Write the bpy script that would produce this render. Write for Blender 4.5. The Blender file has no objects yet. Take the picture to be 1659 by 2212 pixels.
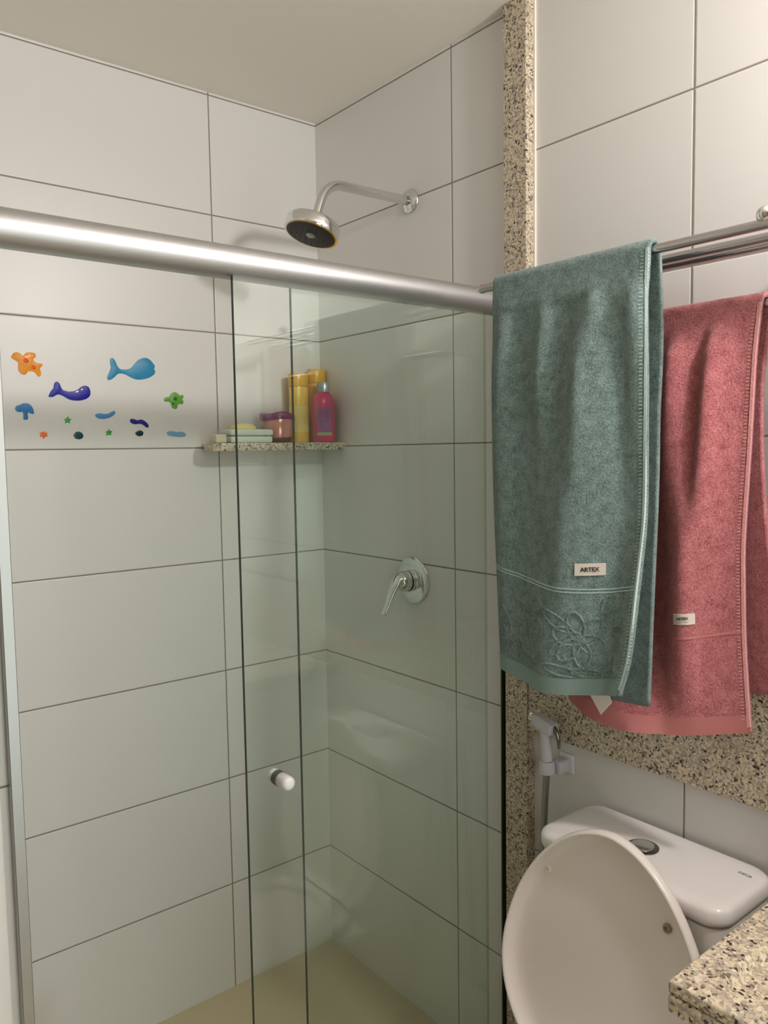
import bpy, bmesh, math, random
from mathutils import Vector, Matrix, noise
random.seed(7)
SC = bpy.context.scene
COL = SC.collection
PI = math.pi

# ------------------------------------------------------------------ materials
def srgb(r, g, b):
    f = lambda c: (c/255)/12.92 if c/255 <= .04045 else (((c/255)+.055)/1.055)**2.4
    return (f(r), f(g), f(b), 1)

def new_mat(name):
    m = bpy.data.materials.new(name); m.use_nodes = True
    nt = m.node_tree; b = nt.nodes['Principled BSDF']
    return m, nt, b

def N(nt, t, **kw):
    n = nt.nodes.new(t)
    for k, v in kw.items():
        if k.startswith('i_'): n.inputs[k[2:]].default_value = v
        elif k.startswith('n_'): n.inputs[int(k[2:])].default_value = v
        else: setattr(n, k, v)
    return n

def L(nt, a, b): nt.links.new(a, b)

def plain(name, col, rough=.4, metal=0, spec=.5, bump=None, coat=0, trans=0, sheen=0, ior=None, vary=0):
    m, nt, b = new_mat(name)
    b.inputs['Base Color'].default_value = col
    b.inputs['Roughness'].default_value = rough
    b.inputs['Metallic'].default_value = metal
    b.inputs['Specular IOR Level'].default_value = spec
    b.inputs['Coat Weight'].default_value = coat
    b.inputs['Transmission Weight'].default_value = trans
    b.inputs['Sheen Weight'].default_value = sheen
    if ior: b.inputs['IOR'].default_value = ior
    tc = N(nt, 'ShaderNodeTexCoord')
    if vary:
        no = N(nt, 'ShaderNodeTexNoise', i_Scale=9.0, i_Detail=3.0)
        L(nt, tc.outputs['Object'], no.inputs['Vector'])
        mx = N(nt, 'ShaderNodeMix', data_type='RGBA')
        mx.inputs[6].default_value = tuple(c*(1-vary) for c in col[:3])+(1,)
        mx.inputs[7].default_value = tuple(min(1, c*(1+vary)) for c in col[:3])+(1,)
        L(nt, no.outputs['Fac'], mx.inputs[0]); L(nt, mx.outputs[2], b.inputs['Base Color'])
    if bump:
        no = N(nt, 'ShaderNodeTexNoise', i_Scale=bump[0], i_Detail=3.0)
        L(nt, tc.outputs['Object'], no.inputs['Vector'])
        bp = N(nt, 'ShaderNodeBump', i_Strength=bump[1], i_Distance=bump[2])
        L(nt, no.outputs['Fac'], bp.inputs['Height']); L(nt, bp.outputs['Normal'], b.inputs['Normal'])
    return m

def mth(nt, op, a, b=None, c=None):
    n = N(nt, 'ShaderNodeMath', operation=op)
    for i, v in enumerate((a, b, c)):
        if v is None: continue
        if isinstance(v, (int, float)): n.inputs[i].default_value = v
        else: L(nt, v, n.inputs[i])
    return n.outputs[0]

def tile_mat(name, axis, off, zoff, tile=srgb(227, 226, 223), grout=srgb(138, 130, 120), rough=.34, w=.6, h=.3):
    """large glazed wall tiles: thin grout lines every w along the wall and every h upward (object = world space)"""
    m, nt, b = new_mat(name)
    geo = N(nt, 'ShaderNodeTexCoord'); sep = N(nt, 'ShaderNodeSeparateXYZ')
    L(nt, geo.outputs['Object'], sep.inputs[0])
    u = mth(nt, 'ADD', sep.outputs[axis], off+60)
    v = mth(nt, 'ADD', sep.outputs[2], zoff+30)
    du = mth(nt, 'PINGPONG', u, w/2)      # distance to nearest joint multiple of w
    dv = mth(nt, 'PINGPONG', v, h/2)
    d = mth(nt, 'MINIMUM', du, dv)
    mr = N(nt, 'ShaderNodeMapRange', interpolation_type='SMOOTHSTEP')
    L(nt, d, mr.inputs['Value']); mr.inputs['From Min'].default_value = .0011; mr.inputs['From Max'].default_value = .0022
    no = N(nt, 'ShaderNodeTexNoise', i_Scale=1.7, i_Detail=2.0)
    L(nt, geo.outputs['Object'], no.inputs['Vector'])
    tc = N(nt, 'ShaderNodeMix', data_type='RGBA')
    tc.inputs[6].default_value = tuple(c*.965 for c in tile[:3])+(1,); tc.inputs[7].default_value = tile
    L(nt, no.outputs['Fac'], tc.inputs[0])
    mx = N(nt, 'ShaderNodeMix', data_type='RGBA')
    mx.inputs[6].default_value = grout
    L(nt, mr.outputs[0], mx.inputs[0]); L(nt, tc.outputs[2], mx.inputs[7])
    L(nt, mx.outputs[2], b.inputs['Base Color'])
    rr = N(nt, 'ShaderNodeMapRange'); L(nt, mr.outputs[0], rr.inputs['Value'])
    rr.inputs['To Min'].default_value = .9; rr.inputs['To Max'].default_value = rough
    L(nt, rr.outputs[0], b.inputs['Roughness'])
    edge = N(nt, 'ShaderNodeMapRange', interpolation_type='SMOOTHSTEP')
    L(nt, d, edge.inputs['Value']); edge.inputs['From Min'].default_value = .0008; edge.inputs['From Max'].default_value = .004
    bp = N(nt, 'ShaderNodeBump', i_Strength=.6, i_Distance=.0012)
    wav = N(nt, 'ShaderNodeTexNoise', i_Scale=5.0, i_Detail=1.0); L(nt, geo.outputs['Object'], wav.inputs['Vector'])
    hh = mth(nt, 'ADD', edge.outputs[0], mth(nt, 'MULTIPLY', wav.outputs['Fac'], .5))
    L(nt, hh, bp.inputs['Height']); L(nt, bp.outputs['Normal'], b.inputs['Normal'])
    return m

def granite_mat(name, light=1.0, warm=0):
    m, nt, b = new_mat(name)
    tc = N(nt, 'ShaderNodeTexCoord')
    n1 = N(nt, 'ShaderNodeTexNoise', i_Scale=60.0, i_Detail=4.0); L(nt, tc.outputs['Object'], n1.inputs['Vector'])
    addv = N(nt, 'ShaderNodeVectorMath', operation='MULTIPLY_ADD')
    L(nt, n1.outputs['Color'], addv.inputs[0]); addv.inputs[1].default_value = (.012,)*3; L(nt, tc.outputs['Object'], addv.inputs[2])
    vo = N(nt, 'ShaderNodeTexVoronoi', i_Scale=260.0); L(nt, addv.outputs[0], vo.inputs['Vector'])
    rp = N(nt, 'ShaderNodeValToRGB'); rp.color_ramp.interpolation = 'CONSTANT'
    cols = [(0, (62, 54, 46)), (.05, (120, 110, 97)), (.15, (166, 155, 138)), (.36, (196, 183, 158)), (.58, (212, 198, 170)), (.78, (180, 171, 158)), (.9, (220, 208, 186))]
    el = rp.color_ramp.elements
    while len(el) < len(cols): el.new(.5)
    for e, (p, c) in zip(el, cols):
        e.position = p; q = srgb(*c); e.color = tuple(min(1, x*light) for x in q[:3])+(1,)
    sx = N(nt, 'ShaderNodeSeparateColor'); L(nt, vo.outputs['Color'], sx.inputs[0]); L(nt, sx.outputs[0], rp.inputs['Fac'])
    n2 = N(nt, 'ShaderNodeTexNoise', i_Scale=170.0, i_Detail=5.0, i_Roughness=.7); L(nt, tc.outputs['Object'], n2.inputs['Vector'])
    r2 = N(nt, 'ShaderNodeValToRGB'); r2.color_ramp.elements[0].position = .31; r2.color_ramp.elements[0].color = (.22, .19, .16, 1)
    r2.color_ramp.elements[1].position = .42; r2.color_ramp.elements[1].color = (1, 1, 1, 1)
    L(nt, n2.outputs['Fac'], r2.inputs['Fac'])
    mx = N(nt, 'ShaderNodeMix', data_type='RGBA', blend_type='MULTIPLY'); mx.inputs[0].default_value = .85
    L(nt, rp.outputs['Color'], mx.inputs[6]); L(nt, r2.outputs['Color'], mx.inputs[7])
    L(nt, mx.outputs[2], b.inputs['Base Color'])
    b.inputs['Roughness'].default_value = .28
    return m

def terry_mat(name, col, dark):
    m, nt, b = new_mat(name)
    tc = N(nt, 'ShaderNodeTexCoord')
    n1 = N(nt, 'ShaderNodeTexNoise', i_Scale=330.0, i_Detail=4.0, i_Roughness=.7); L(nt, tc.outputs['Object'], n1.inputs['Vector'])
    n2 = N(nt, 'ShaderNodeTexNoise', i_Scale=55.0, i_Detail=5.0, i_Roughness=.65); L(nt, tc.outputs['Object'], n2.inputs['Vector'])
    fa = mth(nt, 'ADD', mth(nt, 'MULTIPLY', n1.outputs['Fac'], .75), mth(nt, 'MULTIPLY', n2.outputs['Fac'], .45))
    rp = N(nt, 'ShaderNodeMapRange'); L(nt, fa, rp.inputs['Value']); rp.inputs['From Min'].default_value = .45; rp.inputs['From Max'].default_value = .75
    mx = N(nt, 'ShaderNodeMix', data_type='RGBA'); mx.inputs[6].default_value = dark; mx.inputs[7].default_value = col
    L(nt, rp.outputs[0], mx.inputs[0]); L(nt, mx.outputs[2], b.inputs['Base Color'])
    b.inputs['Roughness'].default_value = .95; b.inputs['Specular IOR Level'].default_value = .1
    b.inputs['Sheen Weight'].default_value = .25; b.inputs['Sheen Roughness'].default_value = .5
    bp = N(nt, 'ShaderNodeBump', i_Strength=1.0, i_Distance=.0045)
    L(nt, fa, bp.inputs['Height']); L(nt, bp.outputs['Normal'], b.inputs['Normal'])
    return m

def glass_mat(name, tint):
    """thin architectural glass: tinted see-through plus a Fresnel mirror reflection"""
    m = bpy.data.materials.new(name); m.use_nodes = True; nt = m.node_tree
    for n in list(nt.nodes): nt.nodes.remove(n)
    out = N(nt, 'ShaderNodeOutputMaterial')
    tr = N(nt, 'ShaderNodeBsdfTransparent'); tr.inputs[0].default_value = tint
    gl = N(nt, 'ShaderNodeBsdfGlossy'); gl.inputs['Roughness'].default_value = .004; gl.inputs['Color'].default_value = (.95, 1, .97, 1)
    fr = N(nt, 'ShaderNodeFresnel', i_IOR=1.5)
    # same reflectance from both sides: use the facing angle of the surface, not the side it is hit from
    geo = N(nt, 'ShaderNodeNewGeometry')
    dt = N(nt, 'ShaderNodeVectorMath', operation='DOT_PRODUCT'); L(nt, geo.outputs['Incoming'], dt.inputs[0]); L(nt, geo.outputs['Normal'], dt.inputs[1])
    ab = mth(nt, 'ABSOLUTE', dt.outputs['Value'])
    po = mth(nt, 'POWER', mth(nt, 'SUBTRACT', 1.0, ab), 5.0)
    f = mth(nt, 'ADD', mth(nt, 'MULTIPLY', po, .95), .050)
    nt.nodes.remove(fr)
    mx = N(nt, 'ShaderNodeMixShader'); L(nt, f, mx.inputs[0]); L(nt, tr.outputs[0], mx.inputs[1]); L(nt, gl.outputs[0], mx.inputs[2])
    L(nt, mx.outputs[0], out.inputs[0])
    return m

# ------------------------------------------------------------------ mesh helpers
def mesh_obj(name, verts, faces, mat, parent=None, smooth=True, angle=None):
    me = bpy.data.meshes.new(name); me.from_pydata([tuple(v) for v in verts], [], faces); me.validate(); me.update()
    bm = bmesh.new(); bm.from_mesh(me); bmesh.ops.recalc_face_normals(bm, faces=bm.faces); bm.to_mesh(me); bm.free()
    return finish(name, me, mat, parent, smooth, angle)

def finish(name, me, mat, parent, smooth=True, angle=None):
    if mat: me.materials.append(mat)
    for p in me.polygons: p.use_smooth = smooth
    if smooth and angle is not None:
        me.set_sharp_from_angle(angle=math.radians(angle))
    o = bpy.data.objects.new(name, me); COL.objects.link(o)
    if parent:
        o.parent = parent
        o.matrix_parent_inverse = parent_inv(parent)
    return o

def parent_inv(p):
    M = Matrix.Identity(4)
    chain = []
    q = p
    while q is not None:
        chain.append(q); q = q.parent
    for q in reversed(chain):
        M = M @ q.matrix_parent_inverse @ q.matrix_basis if q.parent else q.matrix_basis.copy()
    return M.inverted()

class B:
    """collects pieces into one mesh"""
    def __init__(s): s.bm = bmesh.new()
    def box(s, x0, x1, y0, y1, z0, z1, bev=0, seg=2, rot=None):
        r = bmesh.ops.create_cube(s.bm, size=1)
        vs = r['verts']
        c = Vector(((x0+x1)/2, (y0+y1)/2, (z0+z1)/2)); d = (abs(x1-x0), abs(y1-y0), abs(z1-z0))
        for v in vs: v.co = Vector((v.co.x*d[0], v.co.y*d[1], v.co.z*d[2]))
        if bev:
            es = list({e for v in vs for e in v.link_edges})
            r2 = bmesh.ops.bevel(s.bm, geom=es, offset=bev, segments=seg, profile=.5, affect='EDGES')
            vs = list({v for f in r2['faces'] for v in f.verts} | {v for v in vs if v.is_valid})
        for v in vs: v.co = (rot @ v.co if rot else v.co) + c
        return s
    def tube(s, pts, rad, n=20, cap=True):
        """pts: Vectors, rad: number or list"""
        pts = [Vector(p) for p in pts]
        if isinstance(rad, (int, float)): rad = [rad]*len(pts)
        up = None; rings = []
        for i, p in enumerate(pts):
            t = (pts[min(i+1, len(pts)-1)]-pts[max(i-1, 0)]).normalized()
            if up is None:
                a = Vector((0, 0, 1)) if abs(t.z) < .9 else Vector((1, 0, 0))
                up = (a-t*a.dot(t)).normalized()
            else: up = (up-t*up.dot(t)).normalized()
            sd = t.cross(up)
            rings.append([s.bm.verts.new(p+(up*math.cos(k*2*PI/n)+sd*math.sin(k*2*PI/n))*rad[i]) for k in range(n)])
        for a, b in zip(rings, rings[1:]):
            for k in range(n): s.bm.faces.new((a[k], a[(k+1) % n], b[(k+1) % n], b[k]))
        if cap:
            s.bm.faces.new(rings[0][::-1]); s.bm.faces.new(rings[-1])
        return s
    def lathe(s, prof, origin, axis=(0, 0, 1), n=40, sx=1.0, sy=1.0, cap=True, ref=None):
        """prof: (radius, along-axis)"""
        ax = Vector(axis).normalized(); o = Vector(origin)
        a = Vector(ref) if ref else (Vector((1, 0, 0)) if abs(ax.x) < .9 else Vector((0, 1, 0)))
        u = (a-ax*a.dot(ax)).normalized(); w = ax.cross(u)
        rings = []
        for r, h in prof:
            rings.append([s.bm.verts.new(o+ax*h+(u*math.cos(k*2*PI/n)*sx+w*math.sin(k*2*PI/n)*sy)*max(r, 1e-5)) for k in range(n)])
        for p, q in zip(rings, rings[1:]):
            for k in range(n): s.bm.faces.new((p[k], p[(k+1) % n], q[(k+1) % n], q[k]))
        if cap:
            s.bm.faces.new(rings[0][::-1]); s.bm.faces.new(rings[-1])
        return s
    def prism(s, poly, plane, d0, d1, bev=0, seg=2, dome=0):
        """poly in 2D; plane 'xy','xz','yz'; extruded between d0,d1 on the third axis"""
        def P(a, b, d): return {'xy': (a, b, d), 'xz': (a, d, b), 'yz': (d, a, b)}[plane]
        v0 = [s.bm.verts.new(P(a, b, d0)) for a, b in poly]; v1 = [s.bm.verts.new(P(a, b, d1)) for a, b in poly]
        n = len(poly); f0 = s.bm.faces.new(v0); f1 = s.bm.faces.new(v1[::-1])
        for k in range(n): s.bm.faces.new((v0[k], v1[k], v1[(k+1) % n], v0[(k+1) % n]))
        if bev:
            es = list(set(f0.edges) | set(f1.edges))
            bmesh.ops.bevel(s.bm, geom=es, offset=bev, segments=seg, profile=.5, affect='EDGES')
        return s
    def done(s, name, mat, parent=None, smooth=True, angle=40):
        bmesh.ops.recalc_face_normals(s.bm, faces=s.bm.faces)
        me = bpy.data.meshes.new(name); s.bm.to_mesh(me); s.bm.free()
        return finish(name, me, mat, parent, smooth, angle)

def thing(name, label, cat, loc, group=None):
    o = bpy.data.objects.new(name, None); COL.objects.link(o); o.location = loc
    o.empty_display_size = .05
    return tag(o, label, cat, group)

def tag(o, label, cat, group=None, kind=None):
    o['label'] = label; o['category'] = cat
    if group: o['group'] = group
    if kind: o['kind'] = kind
    return o

def struct(o, label=None):
    o['kind'] = 'structure'
    if label: o['label'] = label
    return o

def text_obj(name, body, size, mat, M, parent, extrude=.0002, bold=0):
    cu = bpy.data.curves.new(name, 'FONT'); cu.body = body; cu.size = size; cu.extrude = extrude; cu.align_x = 'CENTER'; cu.align_y = 'CENTER'
    cu.offset = bold
    t = bpy.data.objects.new(name+'_tmp', cu); COL.objects.link(t)
    dg = bpy.context.evaluated_depsgraph_get()
    me = bpy.data.meshes.new_from_object(t.evaluated_get(dg))
    bpy.data.objects.remove(t); bpy.data.curves.remove(cu)
    me.transform(M)
    return finish(name, me, mat, parent, False)

def rrect(x0, x1, y0, y1, r, n=6):
    out = []
    for cx, cy, a0 in ((x1-r, y1-r, 0), (x0+r, y1-r, 90), (x0+r, y0+r, 180), (x1-r, y0+r, 270)):
        for k in range(n+1):
            a = math.radians(a0+90*k/n); out.append((cx+r*math.cos(a), cy+r*math.sin(a)))
    return out

def lerp(a, b, t): return a+(b-a)*t
def interp(xs, ys, x):
    if x <= xs[0]: return ys[0]
    for i in range(len(xs)-1):
        if x <= xs[i+1]:
            t = (x-xs[i])/(xs[i+1]-xs[i]); return lerp(ys[i], ys[i+1], t)
    return ys[-1]
def smooth_interp(xs, ys, x):
    """Catmull-Rom style interpolation over non-uniform knots"""
    if x <= xs[0]: return ys[0]
    if x >= xs[-1]: return ys[-1]
    i = max(k for k in range(len(xs)-1) if xs[k] <= x)
    h = xs[i+1]-xs[i]; t = (x-xs[i])/h
    def m(k):
        a = max(k-1, 0); c = min(k+1, len(xs)-1)
        return (ys[c]-ys[a])/(xs[c]-xs[a])
    t2, t3 = t*t, t*t*t
    return (2*t3-3*t2+1)*ys[i]+(t3-2*t2+t)*h*m(i)+(-2*t3+3*t2)*ys[i+1]+(t3-t2)*h*m(i+1)

LAMP = 380.0
FILL = 16.0
EXPO = -0.10

# ------------------------------------------------------------------ palette
M_WALLA = tile_mat('wall_tile_back', 0, .3294, .004)
M_WALLB = tile_mat('wall_tile_right', 1, .5511, .004)
M_WALLP = tile_mat('wall_tile_pier', 0, 2.5, .1763, w=5, h=.6)
M_WALLC = tile_mat('wall_tile_side', 1, .30, .004)
M_FLOOR = tile_mat('floor_tile', 0, .2, 0, tile=srgb(206, 192, 160), grout=srgb(150, 140, 118), rough=.5, w=.9, h=50)
M_CEIL = plain('ceiling_paint', srgb(238, 232, 224), .9, spec=.2, bump=(35, .15, .002))
M_GRAN = granite_mat('granite_polished', 1.0)
M_CHROME = plain('chrome', (.78, .78, .78, 1), .09, 1)
M_CHROME_S = plain('chrome_bars', (.50, .48, .47, 1), .2, 1)
M_CHROME_D = plain('chrome_dark', (.22, .22, .22, 1), .15, 1)
M_ALU = plain('satin_aluminium', (.60, .60, .61, 1), .44, 1, bump=(300, .04, .0005))
M_ALU_D = plain('aluminium_channel', (.42, .42, .41, 1), .4, 1)
M_ALU_DK = plain('dark_channel', srgb(84, 86, 74), .5, .2)
M_GLASS = glass_mat('green_glass', (.962, .990, .974, 1))
M_GEDGE2 = glass_mat('green_glass_edge', (.62, .72, .62, 1))
M_GEDGE = plain('glass_edge', srgb(16, 34, 28), .25, 0, .4)
M_CER = plain('white_ceramic', srgb(236, 232, 230), .12, 0, .5, coat=.3)
M_LIDP = plain('white_lid_plastic', srgb(232, 226, 220), .25, 0, .4)
M_PLAST = plain('white_plastic', srgb(232, 230, 232), .3)
M_PLASTG = plain('grey_white_plastic', srgb(205, 205, 212), .35)
M_BLACK = plain('black_rubber', srgb(14, 13, 12), .45)
M_GOLD = plain('gold_ring', srgb(190, 150, 50), .3, .6)
M_GREENT = terry_mat('green_terry', srgb(150, 174, 171), srgb(86, 106, 102))
M_GREENB = plain('green_woven_band', srgb(134, 156, 152), .85, spec=.15, bump=(600, .4, .001))
M_GREENL = plain('green_satin_stripe', srgb(168, 192, 188), .6, spec=.3, bump=(600, .4, .001))
M_GREENE = plain('green_edge_thread', srgb(190, 210, 206), .9, spec=.1, bump=(500, .8, .002))
M_PINKT = terry_mat('pink_terry', srgb(220, 140, 144), srgb(156, 82, 84))
M_PINKB = plain('pink_woven_band', srgb(190, 122, 122), .85, spec=.15, bump=(600, .4, .001))
M_PINKE = plain('pink_edge_thread', srgb(220, 158, 158), .9, spec=.1, bump=(500, .8, .002))
M_LABEL = plain('label_cloth', srgb(222, 212, 204), .8)
M_INK = plain('label_ink', srgb(52, 44, 36), .8)
M_SILVERP = plain('silver_plastic', srgb(160, 165, 168), .3, .6)

# ------------------------------------------------------------------ room
ZC = 2.403; XL = -1.95; YR = -3.0
def slab(name, x0, x1, y0, y1, z0, z1, mat, parent=None, smooth=False):
    b = B(); b.box(x0, x1, y0, y1, z0, z1); return b.done(name, mat, parent, smooth, None)
struct(slab('floor', XL-.1, .1, YR-.1, .1, -.1, 0, M_FLOOR))
struct(slab('ceiling', XL-.1, .1, YR-.1, .1, ZC, ZC+.1, M_CEIL))
struct(slab('wall_back', XL-.1, .1, 0, .1, 0, ZC, M_WALLA))
struct(slab('wall_right', 0, .1, YR-.1, 0, 0, ZC, M_WALLB))
M_DIMWALL = plain('dimmed_unseen_wall', srgb(132, 120, 108), .5, vary=.1)  # unseen walls, tone darkened to cut bounce light on the towels
struct(slab('wall_left', XL-.1, XL, YR-.1, -.742, 0, ZC, M_DIMWALL))
struct(slab('wall_front', XL, 0, YR-.1, YR, 0, ZC, M_DIMWALL))
# pier closing the shower on its left; its front face looks at the room
struct(slab('wall_pier', XL-.1, -1.0535, -.742, 0, 0, ZC, M_WALLP))
# granite strip dividing shower and toilet zone, and the horizontal granite band
b = B(); b.box(-.026, 0, -.797, -.7335, 0, ZC, .0015, 1)
struct(b.done('trim_1', M_GRAN, angle=30))
b = B(); b.box(-.026, 0, -2.3, -.799, .873, 1.085, .0015, 1)
struct(b.done('trim_2', M_GRAN, angle=30))
struct(slab('trim_3', -.0045, 0, -.8015, -.797, 1.085, ZC, plain('white_sealant', srgb(236, 230, 220), .5)))
# low granite sill under the shower glass
b = B(); b.box(-1.0535, 0, -.765, -.70, 0, .04, .003, 2)
struct(b.done('trim_4', M_GRAN, angle=30))

# ------------------------------------------------------------------ shower screen
scr = thing('shower_screen', 'glass shower screen with satin aluminium top rail, sliding door pushed open to the right', 'shower screen', (-.5, -.735, .04))
b = B(); n = 48
prof = []
for k in range(n):
    a = 2*PI*k/n; prof.append((-.738+.0272*math.cos(a), 1.789+.0272*math.sin(a)))
vs = []; fs = []
for xi, x in enumerate((-1.052, 0)):
    vs += [(x, y, z) for y, z in prof]
for k in range(n): fs.append((k, (k+1) % n, n+(k+1) % n, n+k))
fs += [tuple(range(n))[::-1], tuple(range(n, 2*n))]
mesh_obj('top_rail', vs, fs, M_ALU, scr, True, 50)

def pane(name, x0, x1, y, z0, z1, t=.007):
    """glass sheet with dark green polished edges"""
    h = t/2
    v = [(x, yy, z) for x in (x0, x1) for yy in (y-h, y+h) for z in (z0, z1)]
    f = [(0, 1, 5, 4), (2, 6, 7, 3), (0, 2, 3, 1), (4, 5, 7, 6), (0, 4, 6, 2), (1, 3, 7, 5)]
    me = bpy.data.meshes.new(name); me.from_pydata(v, [], f)
    me.materials.append(M_GLASS); me.materials.append(M_GEDGE); me.materials.append(M_GEDGE2)
    for i, p in enumerate(me.polygons): p.material_index = 0 if i < 2 else (2 if i == 3 else 1)
    bm = bmesh.new(); bm.from_mesh(me); bmesh.ops.recalc_face_normals(bm, faces=bm.faces); bm.to_mesh(me); bm.free()
    o = bpy.data.objects.new(name, me); COL.objects.link(o); o.parent = scr; o.matrix_parent_inverse = parent_inv(scr)
    return o
DY = -.7505
door = pane('sliding_door', -.6855, -.1035, DY, .052, 1.768)
pane('fixed_panel', -.5572, -.004, -.722, .045, 1.768)
def knob_cyl(y0, y1, name, mat, r=.0125):
    s = 1 if y1 > y0 else -1; Lk = abs(y1-y0)
    b = B(); b.lathe([(r*.9, 0), (r, .0015), (r, Lk-.009), (r*.95, Lk-.005), (r*.75, Lk-.0015), (r*.35, Lk), (0, Lk)], (-.622, y0, .917), (0, s, 0), 32)
    return b.done(name, mat, door, angle=60)
knob_cyl(DY-.006, DY-.037, 'door_knob', M_PLAST)
knob_cyl(DY+.006, DY+.024, 'inner_knob', M_PLAST, .0125)
b = B(); b.lathe([(.0132, -.006), (.0132, .006)], (-.622, DY, .917), (0, 1, 0), 32); b.done('knob_washer', M_ALU_DK, door, angle=60)
# channels on the walls
b = B(); b.box(-1.0535, -1.0385, -.7595, -.7565, .04, 1.762, .0008, 1); b.box(-1.0535, -1.0505, -.757, -.715, .04, 1.762); b.box(-1.0535, -1.0385, -.718, -.715, .04, 1.762, .0008, 1)
b.done('wall_channel', M_ALU_D, scr, angle=30)
b = B(); b.box(-.019, 0, -.7333, -.7305, .04, 1.762, .0006, 1); b.box(-.019, 0, -.716, -.713, .04, 1.762, .0006, 1); b.box(-.003, 0, -.7305, -.716, .04, 1.762)
b.done('wall_channel', M_ALU_DK, scr, angle=30)
b = B(); b.box(-1.05, -.002, -.762, -.715, .04, .05, .001, 1); b.done('bottom_track', M_ALU, scr, angle=30)

# ------------------------------------------------------------------ shower head
sh = thing('rain_shower', 'round chrome shower head with black face on a bent wall arm', 'shower head', (0, -.405, 2.09))
pts = [(-.004, -.405, 2.090)]
for k in range(1, 6): pts.append((-.004-.202*k/5, -.405, 2.090-.003*k/5))
for k in range(1, 15):
    a = math.radians(70*k/14); R = .066
    pts.append((-.206-R*math.sin(a), -.405, 2.087-R*(1-math.cos(a))))
e = Vector(pts[-1]); dirv = Vector((-math.cos(math.radians(70)), 0, -math.sin(math.radians(70))))
pts += [tuple(e+dirv*.012), tuple(e+dirv*.052)]
b = B(); b.tube(pts, .0110, 24); b.done('arm', M_CHROME, sh, angle=60)
b = B(); b.lathe([(.029, 0), (.029, .002), (.026, .006), (.014, .0085), (.0115, .010)], (.0006, -.405, 2.090), (-1, 0, 0), 40); b.done('wall_flange', M_CHROME, sh, angle=50)
b = B(); b.lathe([(.0115, .006), (.0115, .020), (.0105, .022)], (0, -.405, 2.090), (-1, 0, 0), 8); b.done('hex_nut', M_CHROME_D, sh, angle=20)
hc = e+dirv*.049; hax = Vector((-.33, 0, -.94)).normalized()
b = B(); b.lathe([(.011, -.014), (.0125, -.004), (.015, .0), (.050, .004), (.059, .007), (.0615, .011), (.0615, .018), (.0607, .0185), (.0607, .0193), (.0618, .020), (.0625, .030), (.061, .0345), (.055, .0345)], hc, hax, 64)
head = b.done('head_body', M_CHROME, sh, angle=40)
b = B(); b.lathe([(.0553, .0330), (.0553, .0352), (.0540, .0354), (.0, .0354)], hc, hax, 64); face = b.done('spray_face', M_BLACK, head, angle=40)
b = B(); b.lathe([(.0566, .0345), (.0566, .0356), (.0553, .0356), (.0553, .0345)], hc, hax, 64, cap=False); b.done('gold_ring', M_GOLD, head, angle=40)
b = B(); b.lathe([(.0105, .035), (.0105, .0375), (.009, .0385), (0, .039)], hc, hax, 32); b.done('center_cap', M_SILVERP, head, angle=40)
b = B()
u = Vector((1, 0, 0)); u = (u-hax*u.dot(hax)).normalized(); w = hax.cross(u)
for ring, cnt in ((.022, 8), (.034, 14), (.046, 20)):
    for k in range(cnt):
        a = 2*PI*k/cnt; c = hc+hax*.0352+(u*math.cos(a)+w*math.sin(a))*ring
        b.lathe([(.0013, 0), (.0009, .0014), (0, .0015)], c, hax, 8)
nz = b.done('nozzles', plain('dark_nozzle', srgb(30, 29, 28), .5), head, angle=60); nz['kind'] = 'stuff'

# ------------------------------------------------------------------ mixer valve
mv = thing('shower_mixer', 'chrome single lever shower mixer on round wall plate', 'shower tap', (0, -.398, 1.151))
b = B(); b.lathe([(.0605, 0), (.0605, .003), (.058, .006), (.050, .008), (.030, .010)], (.0006, -.398, 1.151), (-1, 0, 0), 56); b.done('wall_plate', M_CHROME, mv, angle=50)
b = B(); b.lathe([(.0275, .008), (.0275, .019), (.0265, .020)], (0, -.398, 1.151), (-1, 0, 0), 40); b.done('collar', M_CHROME, mv, angle=50)
b = B(); b.lathe([(.0262, .0195), (.0262, .0225)], (0, -.398, 1.151), (-1, 0, 0), 40); b.done('seal_ring', M_BLACK, mv, angle=50)
b = B(); b.lathe([(.0245, .022), (.0265, .026), (.0265, .036), (.024, .046), (.019, .054), (.010, .058), (0, .059)], (0, -.398, 1.152), (-1, 0, 0), 40); b.done('handle_hub', M_CHROME, mv, angle=60)
lp = [(-.040, 1.166, .021, .012), (-.052, 1.160, .020, .012), (-.064, 1.145, .017, .010), (-.074, 1.127, .0135, .0075), (-.083, 1.108, .011, .006), (-.091, 1.092, .0105, .0058), (-.0985, 1.080, .010, .0055), (-.1025, 1.073, .006, .003)]
rings = []; vs = []; fs = []; nn = 18
for i, (x, z, w1, t1) in enumerate(lp):
    p0 = lp[max(i-1, 0)]; p1 = lp[min(i+1, len(lp)-1)]
    t = Vector((p1[0]-p0[0], 0, p1[1]-p0[1])).normalized(); nrm = Vector((-t.z, 0, t.x))
    for k in range(nn):
        a = 2*PI*k/nn; vs.append(Vector((x, -.398, z))+Vector((0, 1, 0))*math.cos(a)*w1+nrm*math.sin(a)*t1)
for i in range(len(lp)-1):
    for k in range(nn): fs.append((i*nn+k, i*nn+(k+1) % nn, (i+1)*nn+(k+1) % nn, (i+1)*nn+k))
fs += [tuple(range(nn))[::-1], tuple(range((len(lp)-1)*nn, len(lp)*nn))]
lv = mesh_obj('lever', vs, fs, M_CHROME, mv, True, 70)
lv.modifiers.new('sub', 'SUBSURF').render_levels = 2

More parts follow.
